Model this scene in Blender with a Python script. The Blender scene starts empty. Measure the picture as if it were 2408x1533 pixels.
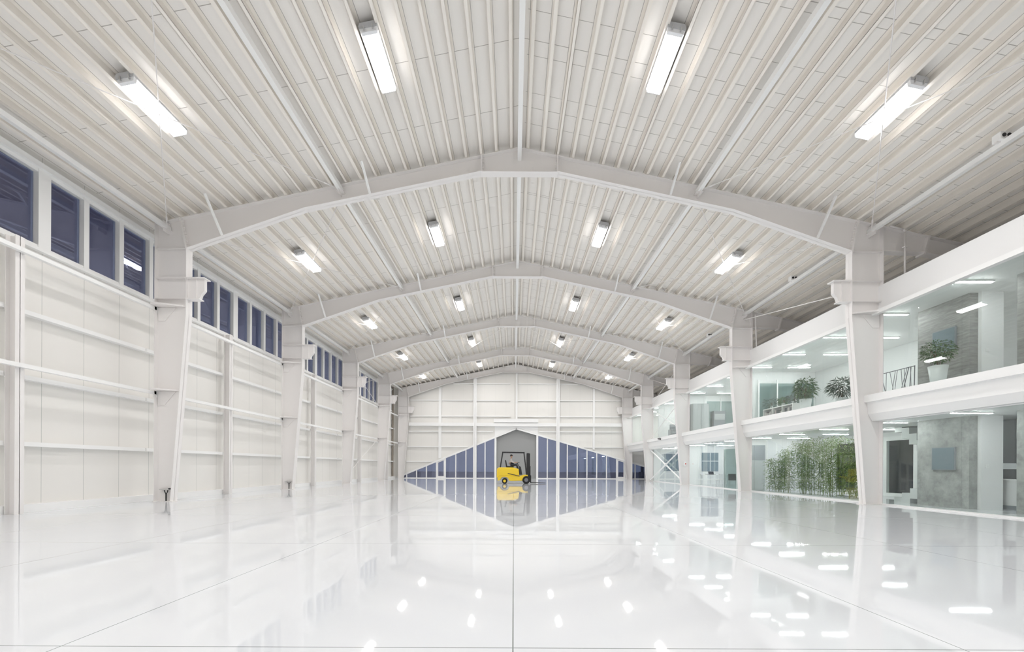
import bpy, math, random
from mathutils import Vector, Matrix, Euler

R = random.Random(7)
scene = bpy.context.scene
COL = scene.collection
PI = math.pi
ORD = ["first", "second", "third", "fourth", "fifth", "sixth", "seventh", "eighth", "ninth", "tenth",
       "eleventh", "twelfth", "thirteenth", "fourteenth", "fifteenth", "sixteenth", "seventeenth",
       "eighteenth", "nineteenth", "twentieth", "twenty-first", "twenty-second", "twenty-third",
       "twenty-fourth", "twenty-fifth", "twenty-sixth", "twenty-seventh", "twenty-eighth",
       "twenty-ninth", "thirtieth", "thirty-first", "thirty-second", "thirty-third", "thirty-fourth",
       "thirty-fifth", "thirty-sixth", "thirty-seventh", "thirty-eighth"]

# ------------------------------------------------------------------ layout
XC = 0.15                      # centre line of the hall
F1, BAY = 14.2, 7.72
FY = [F1, F1 + BAY, F1 + 2 * BAY, F1 + 3 * BAY, 43.9]        # the five portal frames in view
YB = -9.0                      # wall behind the camera
YE = 44.3                      # far gable wall
XL = -12.5                     # inner face of the long wall
XG = 12.2                      # glass line of the offices
XR = 16.5                      # rear wall of the offices
SL = 0.2125                    # roof slope
ZR = 11.79                     # top of frame at the ridge
TILT = math.atan(SL)


def ztop(xr):
    return ZR - SL * abs(xr)


BAYS = [(F1 - BAY, F1), (FY[0], FY[1]), (FY[1], FY[2]), (FY[2], FY[3]), (FY[3], FY[4])]
BN = ["the closest bay", "the second bay", "the third bay", "the fourth bay", "the last bay"]

# ------------------------------------------------------------------ materials


def new_mat(name):
    m = bpy.data.materials.new(name)
    m.use_nodes = True
    nt = m.node_tree
    for n in list(nt.nodes):
        nt.nodes.remove(n)
    out = nt.nodes.new('ShaderNodeOutputMaterial')
    return m, nt, out


def pbr(name, col, rough=0.5, metal=0.0, noise=0.0, nscale=6.0, spec=0.5, sss=False):
    m, nt, out = new_mat(name)
    b = nt.nodes.new('ShaderNodeBsdfPrincipled')
    b.inputs['Base Color'].default_value = (*col, 1)
    b.inputs['Roughness'].default_value = rough
    b.inputs['Metallic'].default_value = metal
    b.inputs['Specular IOR Level'].default_value = spec
    if noise > 0:
        tc = nt.nodes.new('ShaderNodeTexCoord')
        n = nt.nodes.new('ShaderNodeTexNoise')
        n.inputs['Scale'].default_value = nscale
        n.inputs['Detail'].default_value = 4
        nt.links.new(tc.outputs['Object'], n.inputs['Vector'])
        mx = nt.nodes.new('ShaderNodeMix')
        mx.data_type = 'RGBA'
        mx.inputs[6].default_value = (*[c * (1 - noise) for c in col], 1)
        mx.inputs[7].default_value = (*[min(1, c * (1 + noise)) for c in col], 1)
        nt.links.new(n.outputs['Fac'], mx.inputs[0])
        nt.links.new(mx.outputs[2], b.inputs['Base Color'])
    nt.links.new(b.outputs[0], out.inputs[0])
    return m


def emit(name, col, strength):
    m, nt, out = new_mat(name)
    e = nt.nodes.new('ShaderNodeEmission')
    e.inputs[0].default_value = (*col, 1)
    e.inputs[1].default_value = strength
    nt.links.new(e.outputs[0], out.inputs[0])
    return m


def math_node(nt, op, a, b=None, c=None):
    n = nt.nodes.new('ShaderNodeMath')
    n.operation = op
    for i, v in enumerate((a, b, c)):
        if v is None:
            continue
        if isinstance(v, (int, float)):
            n.inputs[i].default_value = v
        else:
            nt.links.new(v, n.inputs[i])
    return n.outputs[0]


def glass(name, tint, refl=1.0, rough=0.0, f0=0.04, gcol=(1, 1, 1)):
    """a pane: transparent with tint, mirror share by the angle of view"""
    m, nt, out = new_mat(name)
    g = nt.nodes.new('ShaderNodeNewGeometry')
    d = nt.nodes.new('ShaderNodeVectorMath')
    d.operation = 'DOT_PRODUCT'
    nt.links.new(g.outputs['Normal'], d.inputs[0])
    nt.links.new(g.outputs['Incoming'], d.inputs[1])
    c = math_node(nt, 'ABSOLUTE', d.outputs['Value'])
    c = math_node(nt, 'SUBTRACT', 1.0, c)
    c = math_node(nt, 'POWER', c, 5.0)
    c = math_node(nt, 'MULTIPLY_ADD', c, (1 - f0) * refl, f0 * refl)
    t = nt.nodes.new('ShaderNodeBsdfTransparent')
    t.inputs[0].default_value = (*tint, 1)
    gl = nt.nodes.new('ShaderNodeBsdfGlossy')
    gl.inputs['Color'].default_value = (*gcol, 1)
    gl.inputs['Roughness'].default_value = rough
    mx = nt.nodes.new('ShaderNodeMixShader')
    nt.links.new(c, mx.inputs[0])
    nt.links.new(t.outputs[0], mx.inputs[1])
    nt.links.new(gl.outputs[0], mx.inputs[2])
    nt.links.new(mx.outputs[0], out.inputs[0])
    return m


def line_mask(nt, coord, period, offset, width):
    """1 on thin lines repeated along a coordinate"""
    a = math_node(nt, 'SUBTRACT', coord, offset - period / 2)
    a = math_node(nt, 'DIVIDE', a, period)
    a = math_node(nt, 'FRACT', a)
    a = math_node(nt, 'SUBTRACT', a, 0.5)
    a = math_node(nt, 'ABSOLUTE', a)
    return math_node(nt, 'LESS_THAN', a, width / 2 / period)


def lined(name, base, line, specs, rough=0.5):
    """painted sheeting with joint lines; specs: (axis, period, offset, width, low x, high x)"""
    m, nt, out = new_mat(name)
    b = nt.nodes.new('ShaderNodeBsdfPrincipled')
    b.inputs['Roughness'].default_value = rough
    g = nt.nodes.new('ShaderNodeNewGeometry')
    s = nt.nodes.new('ShaderNodeSeparateXYZ')
    nt.links.new(g.outputs['Position'], s.inputs[0])
    tot = None
    for (ax, per, off, wid, x0, x1) in specs:
        src = s.outputs[ax] if ax < 3 else math_node(nt, 'ABSOLUTE', math_node(nt, 'SUBTRACT', s.outputs[0], XC))
        k = line_mask(nt, src, per, off, wid)
        if x0 is not None:
            k = math_node(nt, 'MULTIPLY', k, math_node(nt, 'GREATER_THAN', s.outputs[0], x0))
            k = math_node(nt, 'MULTIPLY', k, math_node(nt, 'LESS_THAN', s.outputs[0], x1))
        tot = k if tot is None else math_node(nt, 'MAXIMUM', tot, k)
    mx = nt.nodes.new('ShaderNodeMix')
    mx.data_type = 'RGBA'
    mx.inputs[6].default_value = (*base, 1)
    mx.inputs[7].default_value = (*line, 1)
    nt.links.new(tot, mx.inputs[0])
    nt.links.new(mx.outputs[2], b.inputs['Base Color'])
    nt.links.new(b.outputs[0], out.inputs[0])
    return m


M = {}
M['steel'] = pbr('white_painted_steel', (0.86, 0.835, 0.82), 0.42)
M['purlin'] = pbr('white_painted_purlin', (0.92, 0.875, 0.81), 0.4)
M['deck'] = lined('roof_deck_paint', (0.90, 0.875, 0.838), (0.45, 0.42, 0.39),
                  [(1, 2.0, 10.7, 0.016, -20, 20), (1, 1.1, 10.0, 0.013, 0.3, 20), (3, 0.4957, 0.195, 0.012, None, None)])
M['panel'] = lined('wall_panel_paint', (0.85, 0.833, 0.798), (0.52, 0.53, 0.50), [(1, 1.103, 11.25, 0.012, None, None)])
M['gable'] = lined('gable_panel_paint', (0.84, 0.825, 0.79), (0.74, 0.73, 0.71), [(0, 1.103, 0.27, 0.012, None, None)])
M['white'] = pbr('white_plaster', (0.85, 0.85, 0.845), 0.5)
M['trim'] = pbr('white_trim_paint', (0.915, 0.915, 0.905), 0.4)
M['grey_panel'] = pbr('pale_grey_panel', (0.48, 0.51, 0.51), 0.35)
M['mid_grey'] = pbr('mid_grey_panel', (0.26, 0.28, 0.30), 0.35)
M['door_grey'] = pbr('grey_sliding_door', (0.33, 0.335, 0.33), 0.5)
M['dark'] = pbr('dark_plastic', (0.02, 0.02, 0.022), 0.4)
M['rubber'] = pbr('black_rubber', (0.012, 0.012, 0.013), 0.7)
M['yellow'] = pbr('yellow_machine_paint', (0.83, 0.58, 0.03), 0.35)
M['alu'] = pbr('brushed_metal', (0.62, 0.62, 0.62), 0.3, 0.9)
M['housing'] = pbr('lamp_housing', (0.55, 0.56, 0.58), 0.35, 0.3)
M['endcap'] = pbr('lamp_end_cap', (0.85, 0.86, 0.88), 0.3)
M['brown'] = pbr('brown_grey_pipe', (0.30, 0.26, 0.22), 0.5)
M['bolt'] = pbr('grey_bolt', (0.38, 0.36, 0.34), 0.5)
M['red'] = pbr('red_paint', (0.62, 0.05, 0.03), 0.35)
M['leaf'] = pbr('leaf_green', (0.08, 0.16, 0.055), 0.45, 0, 0.5, 9)
M['leaf_grey'] = pbr('leaf_dusty_green', (0.11, 0.15, 0.12), 0.45, 0, 0.5, 9)
M['bamboo_leaf'] = pbr('bamboo_leaf_green', (0.19, 0.28, 0.075), 0.5, 0, 0.6, 5)
M['culm'] = pbr('bamboo_culm_green', (0.22, 0.26, 0.11), 0.4, 0, 0.3, 12)
M['bark'] = pbr('brown_bark', (0.16, 0.11, 0.07), 0.8)
M['soil'] = pbr('dark_soil', (0.05, 0.035, 0.025), 0.9)
M['pot'] = pbr('white_glazed_pot', (0.80, 0.83, 0.83), 0.35)
M['skin'] = pbr('skin', (0.50, 0.30, 0.21), 0.55)
M['hair'] = pbr('dark_hair', (0.03, 0.022, 0.018), 0.6)
M['shirt'] = pbr('light_grey_shirt', (0.55, 0.52, 0.50), 0.8)
M['trousers'] = pbr('dark_blue_trousers', (0.03, 0.035, 0.05), 0.8)
M['ground'] = pbr('wet_pavement', (0.35, 0.35, 0.37), 0.5)
M['night'] = pbr('night_blue_render', (0.10, 0.115, 0.115), 0.8)
M['tread'] = pbr('pale_stair_stone', (0.72, 0.74, 0.74), 0.4)
M['screen'] = pbr('blue_grey_screen', (0.19, 0.24, 0.27), 0.15)
M['paper'] = pbr('paper', (0.6, 0.58, 0.55), 0.7)
M['book_a'] = pbr('grey_file', (0.35, 0.33, 0.33), 0.6)
M['book_b'] = pbr('dark_file', (0.10, 0.11, 0.12), 0.6)
M['book_c'] = pbr('rose_grey_file', (0.48, 0.40, 0.40), 0.6)
M['rod_dark'] = pbr('grey_steel_rod', (0.20, 0.20, 0.22), 0.4, 0.6)
M['lamp'] = emit('hall_lamp_glow', (1.0, 0.985, 0.985), 9.0)
M['strip'] = emit('office_strip_glow', (0.97, 1.0, 1.0), 52.0)
M['glass_night'] = glass('outer_window_glass', (0.80, 0.85, 0.95), 1.0, 0.0, 0.15, (0.80, 0.82, 1.0))
M['glass_office'] = glass('office_glass', (0.95, 0.975, 0.965), 1.0, 0.0, 0.04)
M['frosted'] = glass('frosted_glass', (0.62, 0.70, 0.69), 1.0, 0.2, 0.05)


def concrete(name, base, boards):
    m, nt, out = new_mat(name)
    b = nt.nodes.new('ShaderNodeBsdfPrincipled')
    b.inputs['Roughness'].default_value = 0.6
    g = nt.nodes.new('ShaderNodeNewGeometry')
    mp = nt.nodes.new('ShaderNodeMapping')
    mp.inputs['Scale'].default_value = (1, 1, 7.0) if boards else (1, 1, 1)
    nt.links.new(g.outputs['Position'], mp.inputs[0])
    n = nt.nodes.new('ShaderNodeTexNoise')
    n.inputs['Scale'].default_value = 2.2
    n.inputs['Detail'].default_value = 10
    n.inputs['Roughness'].default_value = 0.74
    nt.links.new(mp.outputs[0], n.inputs['Vector'])
    r = nt.nodes.new('ShaderNodeValToRGB')
    r.color_ramp.elements[0].position = 0.3
    r.color_ramp.elements[1].position = 0.72
    r.color_ramp.elements[0].color = (*[c * 0.55 for c in base], 1)
    r.color_ramp.elements[1].color = (*[c * 1.35 for c in base], 1)
    nt.links.new(n.outputs['Fac'], r.inputs[0])
    nt.links.new(r.outputs[0], b.inputs['Base Color'])
    nt.links.new(b.outputs[0], out.inputs[0])
    return m


M['concrete'] = concrete('raw_concrete', (0.36, 0.37, 0.355), False)
M['concrete_b'] = concrete('board_marked_concrete', (0.30, 0.295, 0.285), True)


def floor_mat():
    m, nt, out = new_mat('glossy_white_resin_floor')
    b = nt.nodes.new('ShaderNodeBsdfPrincipled')
    b.inputs['Roughness'].default_value = 0.03
    b.inputs['IOR'].default_value = 1.5
    g = nt.nodes.new('ShaderNodeNewGeometry')
    s = nt.nodes.new('ShaderNodeSeparateXYZ')
    nt.links.new(g.outputs['Position'], s.inputs[0])
    k = line_mask(nt, s.outputs[0], 2.995, 0.0, 0.009)
    inside = math_node(nt, 'LESS_THAN', s.outputs[0], XG)
    k = math_node(nt, 'MULTIPLY', k, inside)
    k2 = line_mask(nt, s.outputs[1], 3.78, 2.82, 0.009)
    k = math_node(nt, 'MAXIMUM', k, math_node(nt, 'MULTIPLY', k2, inside))
    n2 = nt.nodes.new('ShaderNodeTexNoise')
    n2.inputs['Scale'].default_value = 0.35
    n2.inputs['Detail'].default_value = 3
    nt.links.new(g.outputs['Position'], n2.inputs['Vector'])
    mx0 = nt.nodes.new('ShaderNodeMix')
    mx0.data_type = 'RGBA'
    mx0.inputs[6].default_value = (0.715, 0.74, 0.77, 1)
    mx0.inputs[7].default_value = (0.745, 0.765, 0.79, 1)
    nt.links.new(n2.outputs['Fac'], mx0.inputs[0])
    mx = nt.nodes.new('ShaderNodeMix')
    mx.data_type = 'RGBA'
    nt.links.new(mx0.outputs[2], mx.inputs[6])
    mx.inputs[7].default_value = (0.24, 0.27, 0.26, 1)
    nt.links.new(k, mx.inputs[0])
    nt.links.new(mx.outputs[2], b.inputs['Base Color'])
    n = nt.nodes.new('ShaderNodeTexNoise')
    n.inputs['Scale'].default_value = 0.9
    n.inputs['Detail'].default_value = 1.5
    nt.links.new(g.outputs['Position'], n.inputs['Vector'])
    bp = nt.nodes.new('ShaderNodeBump')
    bp.inputs['Strength'].default_value = 1.0
    bp.inputs['Distance'].default_value = 0.0011
    nt.links.new(n.outputs['Fac'], bp.inputs['Height'])
    nt.links.new(bp.outputs[0], b.inputs['Normal'])
    nt.links.new(b.outputs[0], out.inputs[0])
    return m


M['floor'] = floor_mat()

# ------------------------------------------------------------------ mesh helpers


class MB:
    def __init__(s):
        s.v, s.f = [], []

    def add(s, vs, fs):
        o = len(s.v)
        s.v += [tuple(p) for p in vs]
        s.f += [tuple(o + i for i in q) for q in fs]
        return s

    def box(s, x0, x1, y0, y1, z0, z1):
        x0, x1 = min(x0, x1), max(x0, x1)
        y0, y1 = min(y0, y1), max(y0, y1)
        z0, z1 = min(z0, z1), max(z0, z1)
        return s.add([(x0, y0, z0), (x1, y0, z0), (x1, y1, z0), (x0, y1, z0),
                      (x0, y0, z1), (x1, y0, z1), (x1, y1, z1), (x0, y1, z1)],
                     [(0, 3, 2, 1), (4, 5, 6, 7), (0, 1, 5, 4), (1, 2, 6, 5), (2, 3, 7, 6), (3, 0, 4, 7)])

    def _prism(s, a, b):
        n = len(a)
        # consistent outward winding
        c = Vector((0, 0, 0))
        for i in range(n):
            p, q = Vector(a[i]), Vector(a[(i + 1) % n])
            c += p.cross(q)
        d = Vector(b[0]) - Vector(a[0])
        if c.dot(d) > 0:
            a, b = list(reversed(a)), list(reversed(b))
        fs = [tuple(range(n)), tuple(range(2 * n - 1, n - 1, -1))]
        for i in range(n):
            j = (i + 1) % n
            fs.append((j, i, n + i, n + j))
        return s.add(list(a) + list(b), fs)

    def pxz(s, poly, y0, y1):
        return s._prism([(x, y0, z) for x, z in poly], [(x, y1, z) for x, z in poly])

    def pyz(s, poly, x0, x1):
        return s._prism([(x0, y, z) for y, z in poly], [(x1, y, z) for y, z in poly])

    def pxy(s, poly, z0, z1):
        return s._prism([(x, y, z0) for x, y in poly], [(x, y, z1) for x, y in poly])

    def strip(s, pts, t, y0, y1):
        """flange plates along a polyline in the XZ plane"""
        for (xa, za), (xb, zb) in zip(pts, pts[1:]):
            l = math.hypot(xb - xa, zb - za)
            nx, nz = -(zb - za) / l * t, (xb - xa) / l * t
            s.pxz([(xa, za), (xb, zb), (xb + nx, zb + nz), (xa + nx, za + nz)], y0, y1)
        return s

    def tube(s, p0, p1, r, n=8, r1=None):
        p0, p1 = Vector(p0), Vector(p1)
        r1 = r if r1 is None else r1
        d = (p1 - p0).normalized()
        u = d.orthogonal().normalized()
        w = d.cross(u)
        a = [p0 + (u * math.cos(2 * PI * i / n) + w * math.sin(2 * PI * i / n)) * r for i in range(n)]
        b = [p1 + (u * math.cos(2 * PI * i / n) + w * math.sin(2 * PI * i / n)) * r1 for i in range(n)]
        fs = [tuple(range(n - 1, -1, -1)), tuple(range(n, 2 * n))]
        for i in range(n):
            j = (i + 1) % n
            fs.append((i, j, n + j, n + i))
        return s.add(a + b, fs)

    def path(s, pts, r, n=8):
        for a, b in zip(pts, pts[1:]):
            s.tube(a, b, r, n)
        return s

    def bar(s, p0, p1, w, h, up=(0, 0, 1)):
        p0, p1, up = Vector(p0), Vector(p1), Vector(up)
        d = (p1 - p0).normalized()
        a = d.cross(up).normalized()
        b = a.cross(d).normalized()
        q = [a * w / 2 * i + b * h / 2 * j for i, j in ((-1, -1), (1, -1), (1, 1), (-1, 1))]
        return s.add([p0 + k for k in q] + [p1 + k for k in q],
                     [(0, 1, 2, 3), (7, 6, 5, 4), (0, 4, 5, 1), (1, 5, 6, 2), (2, 6, 7, 3), (3, 7, 4, 0)])

    def lathe(s, prof, cx=0, cy=0, n=24):
        m = len(prof)
        vs = []
        for i in range(n):
            a = 2 * PI * i / n
            for r, z in prof:
                vs.append((cx + r * math.cos(a), cy + r * math.sin(a), z))
        fs = []
        for i in range(n):
            j = (i + 1) % n
            for k in range(m - 1):
                fs.append((i * m + k, j * m + k, j * m + k + 1, i * m + k + 1))
        fs.append(tuple(i * m for i in range(n - 1, -1, -1)))
        fs.append(tuple(i * m + m - 1 for i in range(n)))
        return s.add(vs, fs)

    def ball(s, c, rx, ry=None, rz=None, n=12, m=8):
        ry = rx if ry is None else ry
        rz = rx if rz is None else rz
        vs = [(c[0], c[1], c[2] - rz)]
        for k in range(1, m):
            t = -PI / 2 + PI * k / m
            for i in range(n):
                a = 2 * PI * i / n
                vs.append((c[0] + rx * math.cos(t) * math.cos(a), c[1] + ry * math.cos(t) * math.sin(a), c[2] + rz * math.sin(t)))
        vs.append((c[0], c[1], c[2] + rz))
        fs = []
        for i in range(n):
            j = (i + 1) % n
            fs.append((0, 1 + j, 1 + i))
            for k in range(m - 2):
                a, b = 1 + k * n, 1 + (k + 1) * n
                fs.append((a + i, a + j, b + j, b + i))
            fs.append((1 + (m - 2) * n + i, 1 + (m - 2) * n + j, len(vs) - 1))
        return s.add(vs, fs)

    def leaf(s, p, d, l, w, droop=0.2):
        p, d = Vector(p), Vector(d).normalized()
        a = d.cross(Vector((0, 0, 1)))
        if a.length < 1e-3:
            a = Vector((1, 0, 0))
        a = a.normalized() * w / 2
        m = p + d * l * 0.45 + Vector((0, 0, -droop * l * 0.15))
        e = p + d * l + Vector((0, 0, -droop * l))
        return s.add([p, m + a, e, m - a], [(0, 1, 2), (0, 2, 3)])

    def build(s, name, mat, parent=None, smooth=False, bevel=0.0, center=True):
        vs = s.v
        off = Vector((0, 0, 0))
        if parent is None and center and vs:
            xs, ys, zs = zip(*vs)
            off = Vector(((min(xs) + max(xs)) / 2, (min(ys) + max(ys)) / 2, min(zs)))
            vs = [(x - off.x, y - off.y, z - off.z) for x, y, z in vs]
        me = bpy.data.meshes.new(name)
        me.from_pydata(vs, [], s.f)
        me.update()
        o = bpy.data.objects.new(name, me)
        COL.objects.link(o)
        o.location = off
        me.materials.append(M[mat] if isinstance(mat, str) else mat)
        if parent is not None:
            o.parent = parent
        if smooth:
            for p in me.polygons:
                p.use_smooth = True
        if bevel > 0:
            b = o.modifiers.new('edge', 'BEVEL')
            b.width = bevel
            b.segments = 2
            b.limit_method = 'ANGLE'
        return o


def tag(o, label=None, cat=None, group=None, kind=None):
    if label:
        o['label'] = label
    if cat:
        o['category'] = cat
    if group:
        o['group'] = group
    if kind:
        o['kind'] = kind
    return o


def thing(name, label, cat, loc=(0, 0, 0), rz=0.0, group=None):
    o = bpy.data.objects.new(name, None)
    COL.objects.link(o)
    o.location = loc
    o.rotation_euler = (0, 0, rz)
    o.empty_display_size = 0.2
    return tag(o, label, cat, group)


def struct_root(name, loc=(0, 0, 0)):
    o = bpy.data.objects.new(name, None)
    COL.objects.link(o)
    o.location = loc
    o.empty_display_size = 0.2
    o['kind'] = 'structure'
    return o


def struct(name, mb, mat):
    o = mb.build(name, mat)
    o['kind'] = 'structure'
    return o


def copy_tree(o, parent=None):
    c = o.copy()
    COL.objects.link(c)
    if parent is not None:
        c.parent = parent
    for ch in list(o.children):
        copy_tree(ch, c)
    return c


# ------------------------------------------------------------------ camera
FPX = 1000.0
cam = bpy.data.cameras.new('camera')
cam.sensor_fit = 'HORIZONTAL'
cam.sensor_width = 36.0
cam.lens = FPX / 2408 * 36.0
cam.shift_x = -4.0 / 2408
cam.shift_y = 331.5 / 2408
cam.clip_start, cam.clip_end = 0.05, 300
co = bpy.data.objects.new('camera', cam)
COL.objects.link(co)
co.location = (0, 0, 1.2)
co.matrix_world = Matrix.Translation((0, 0, 1.2)) @ Matrix.Rotation(PI / 2, 4, 'X') @ Matrix.Rotation(math.radians(0.25), 4, 'Z')
scene.camera = co

# ------------------------------------------------------------------ shell
struct('floor', MB().box(XL - 0.3, 18.2, YB, YE + 0.4, -0.15, 0), 'floor')
struct('ground', MB().box(-90, 90, -60, 120, -0.35, -0.16), 'ground')

struct('wall_dark_backdrop', MB().box(20.0, 20.3, 4, 42, -0.16, 4.5), 'night')  # added dark backdrop, keeps bright sky out of the rear door panes

DK = 0.215                      # deck above the top of the frames
xl, xr = XL - 0.3 - XC, 17.4
mb = MB()
mb.pxz([(XC + xl, ztop(xl) + DK), (XC, ZR + DK), (XC, ZR + DK + 0.12), (XC + xl, ztop(xl) + DK + 0.12)], YB, YE + 0.4)
mb.pxz([(XC, ZR + DK), (XC + xr, ztop(xr) + DK), (XC + xr, ztop(xr) + DK + 0.12), (XC, ZR + DK + 0.12)], YB, YE + 0.4)
struct('ceiling', mb, 'deck')

ZS, ZH = 6.86, 8.95             # clerestory sill and head
mb = MB()
mb.box(XL, XL - 0.2, YB, YE + 0.2, 0.18, ZS)
mb.box(XL, XL - 0.2, YB, YE + 0.2, ZH, ztop(xl + 0.3) + DK)
struct('wall_left', mb, 'panel')
struct('baseboard_left', MB().box(XL, XL + 0.2, YB, YE, 0, 0.2), 'trim')
mb = MB()
mb.pxz([(XL, 0), (18, 0), (18, 8.1), (XC, ZR + DK), (XL, ztop(xl + 0.3) + DK)], YB - 0.2, YB)
struct('wall_front', mb, 'panel')


# far gable wall, its glazing line rises from both sides to a peak over the gate
def zg(x):
    return 5.28 - 0.415 * (0.24 - x) if x < 0.24 else 5.28 - 0.29 * (x - 0.24)


XGL, XGR = -12.35, 17.9
mb = MB()
mb.pxz([(XL - 0.2, zg(XGL)), (XGL, zg(XGL)), (0.24, 5.28), (0.24, ZR + DK), (XL - 0.2, ztop(xl + 0.1) + DK)], YE, YE + 0.2)
mb.pxz([(0.24, 5.28), (XGR, zg(XGR)), (XGR, ztop(17.4) + DK), (0.24, ZR + DK)], YE, YE + 0.2)
struct('wall_back', mb, 'gable')
struct('wall_light_block', MB().box(17.9, 18.1, YB, YE + 0.2, 7.0, 8.4), 'white')  # added only to block outside light above the office roof

# sloping white edge of the gable glazing
mb = MB()
mb.strip([(XGL, zg(XGL)), (0.24, 5.28)], -0.16, YE - 0.12, YE + 0.12)
struct('trim_1', mb, 'trim')
mb = MB()
mb.strip([(0.24, 5.28), (XGR, zg(XGR))], -0.16, YE - 0.12, YE + 0.12)
struct('trim_2', mb, 'trim')
struct('trim_3', MB().box(XGL, -1.9, YE - 0.06, YE + 0.1, 0.0, 0.07), 'trim')
struct('trim_4', MB().box(2.35, XGR, YE - 0.06, YE + 0.1, 0.0, 0.07), 'trim')

# windows of the gable: one per pane
K = 0.0443
left_m = [956.6, 979.7, 1002.9, 1026.6, 1047.4, 1071.9, 1095.6, 1117.0, 1140.6, 1164.6]
right_m = [1263.5, 1286.9, 1311.0, 1333.7, 1357.0, 1380.0, 1403.0, 1426.0, 1449.6, 1470.0]
lx = [XGL] + [(p - 1208) * K for p in left_m]
rx = [(p - 1208) * K for p in right_m]
while rx[-1] < XGR - 1.2:
    rx.append(rx[-1] + 1.03)
rx.append(XGR)
wn = 0


def gable_window(xa, xb, fw):
    global wn
    wn += 1
    w = struct_root('window_%d' % wn, ((xa + xb) / 2, YE, 0))
    c = (xa + xb) / 2
    f = MB()
    za, zb = zg(xa) - 0.17, zg(xb) - 0.17
    f.pxz([(xa - c, 0.07), (xa - c + fw, 0.07), (xa - c + fw, max(0.08, zg(xa + fw) - 0.17)), (xa - c, max(0.08, za))], -0.05, 0.06)
    f.pxz([(xb - c - fw, 0.07), (xb - c, 0.07), (xb - c, max(0.08, zb)), (xb - c - fw, max(0.08, zg(xb - fw) - 0.17))], -0.05, 0.06)
    if fw > 0.1:
        f.box(xa - c + fw, xb - c - fw, -0.05, 0.06, 0.07, 0.22)
        f.pxz([(xa - c + fw, zg(xa + fw) - 0.3), (xb - c - fw, zg(xb - fw) - 0.3),
               (xb - c - fw, zg(xb - fw) - 0.17), (xa - c + fw, zg(xa + fw) - 0.17)], -0.05, 0.06)
    f.build('frame', 'trim', w)
    g = MB()
    g.pxz([(xa - c + fw, 0.07), (xb - c - fw, 0.07), (xb - c - fw, max(0.09, zg(xb - fw) - 0.16)), (xa - c + fw, max(0.09, zg(xa + fw) - 0.16))], 0.0, 0.02)
    g.build('pane', 'glass_night', w)


for i, (a, b) in enumerate(zip(lx, lx[1:])):
    gable_window(a, b, 0.17 if i == 4 else 0.055)
for i, (a, b) in enumerate(zip(rx, rx[1:])):
    gable_window(a, b, 0.17 if i == 8 else 0.055)

# grey gate in the middle, with jambs
dr = struct_root('door_1', (0.24, YE, 0))
d = MB()
d.pxz([(-2.1, 0.0), (2.15, 0.0), (2.15, zg(2.39) - 0.1), (0, 5.14), (-2.1, zg(-1.86) - 0.1)], 0.24, 0.32)
d.build('gate_leaf', 'door_grey', dr)
j = MB()
j.box(-2.25, -2.05, -0.1, 0.3, 0, zg(-1.9) - 0.12)
j.box(2.1, 2.3, -0.1, 0.3, 0, zg(2.4) - 0.12)
j.build('jamb', 'trim', dr)
struct('trim_5', MB().pxz([(-1.98, zg(-1.98) + 0.02), (0.24, 5.3), (2.5, zg(2.5) + 0.02), (2.5, 5.42), (-1.98, 5.42)], YE - 0.05, YE), 'trim')

# clerestory windows, one by one along the long wall
mod = 1.103
n0 = -16
k = 0
y = 11.25 + mod * n0
while y < 43.0:
    wn += 1
    wide0 = (n0 + k) % 7 == 0
    wide1 = (n0 + k + 1) % 7 == 0
    y0, y1 = y, y + mod
    w = struct_root('window_%d' % wn, (XL, (y0 + y1) / 2, ZS))
    h = ZH - ZS
    c = (y0 + y1) / 2
    a0, a1 = y0 - c, y1 - c
    f = MB()
    m0, m1 = (0.15 if wide0 else 0.075), (0.15 if wide1 else 0.075)
    f.box(-0.14, 0.07, a0, a0 + m0, 0, h)
    f.box(-0.14, 0.07, a1 - m1, a1, 0, h)
    f.box(-0.14, 0.05, a0 + m0, a1 - m1, 0, 0.09)
    f.box(-0.14, 0.05, a0 + m0, a1 - m1, h - 0.09, h)
    f.build('frame', 'trim', w)
    MB().box(-0.09, -0.07, a0 + m0, a1 - m1, 0.09, h - 0.09).build('pane', 'glass_night', w)
    y += mod
    k += 1
struct('trim_6', MB().box(XL - 0.2, XL + 0.16, YB, y, ZH, ZH + 0.14), 'trim')
struct('trim_7', MB().box(XL - 0.2, XL + 0.13, YB, y, ZS - 0.08, ZS), 'trim')
struct('trim_8', MB().box(XL - 0.2, XL, y, YE, ZS, ZH), 'panel')

# ------------------------------------------------------------------ portal frames
HW = 0.14
FT = 0.022
XO = 12.04


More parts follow.
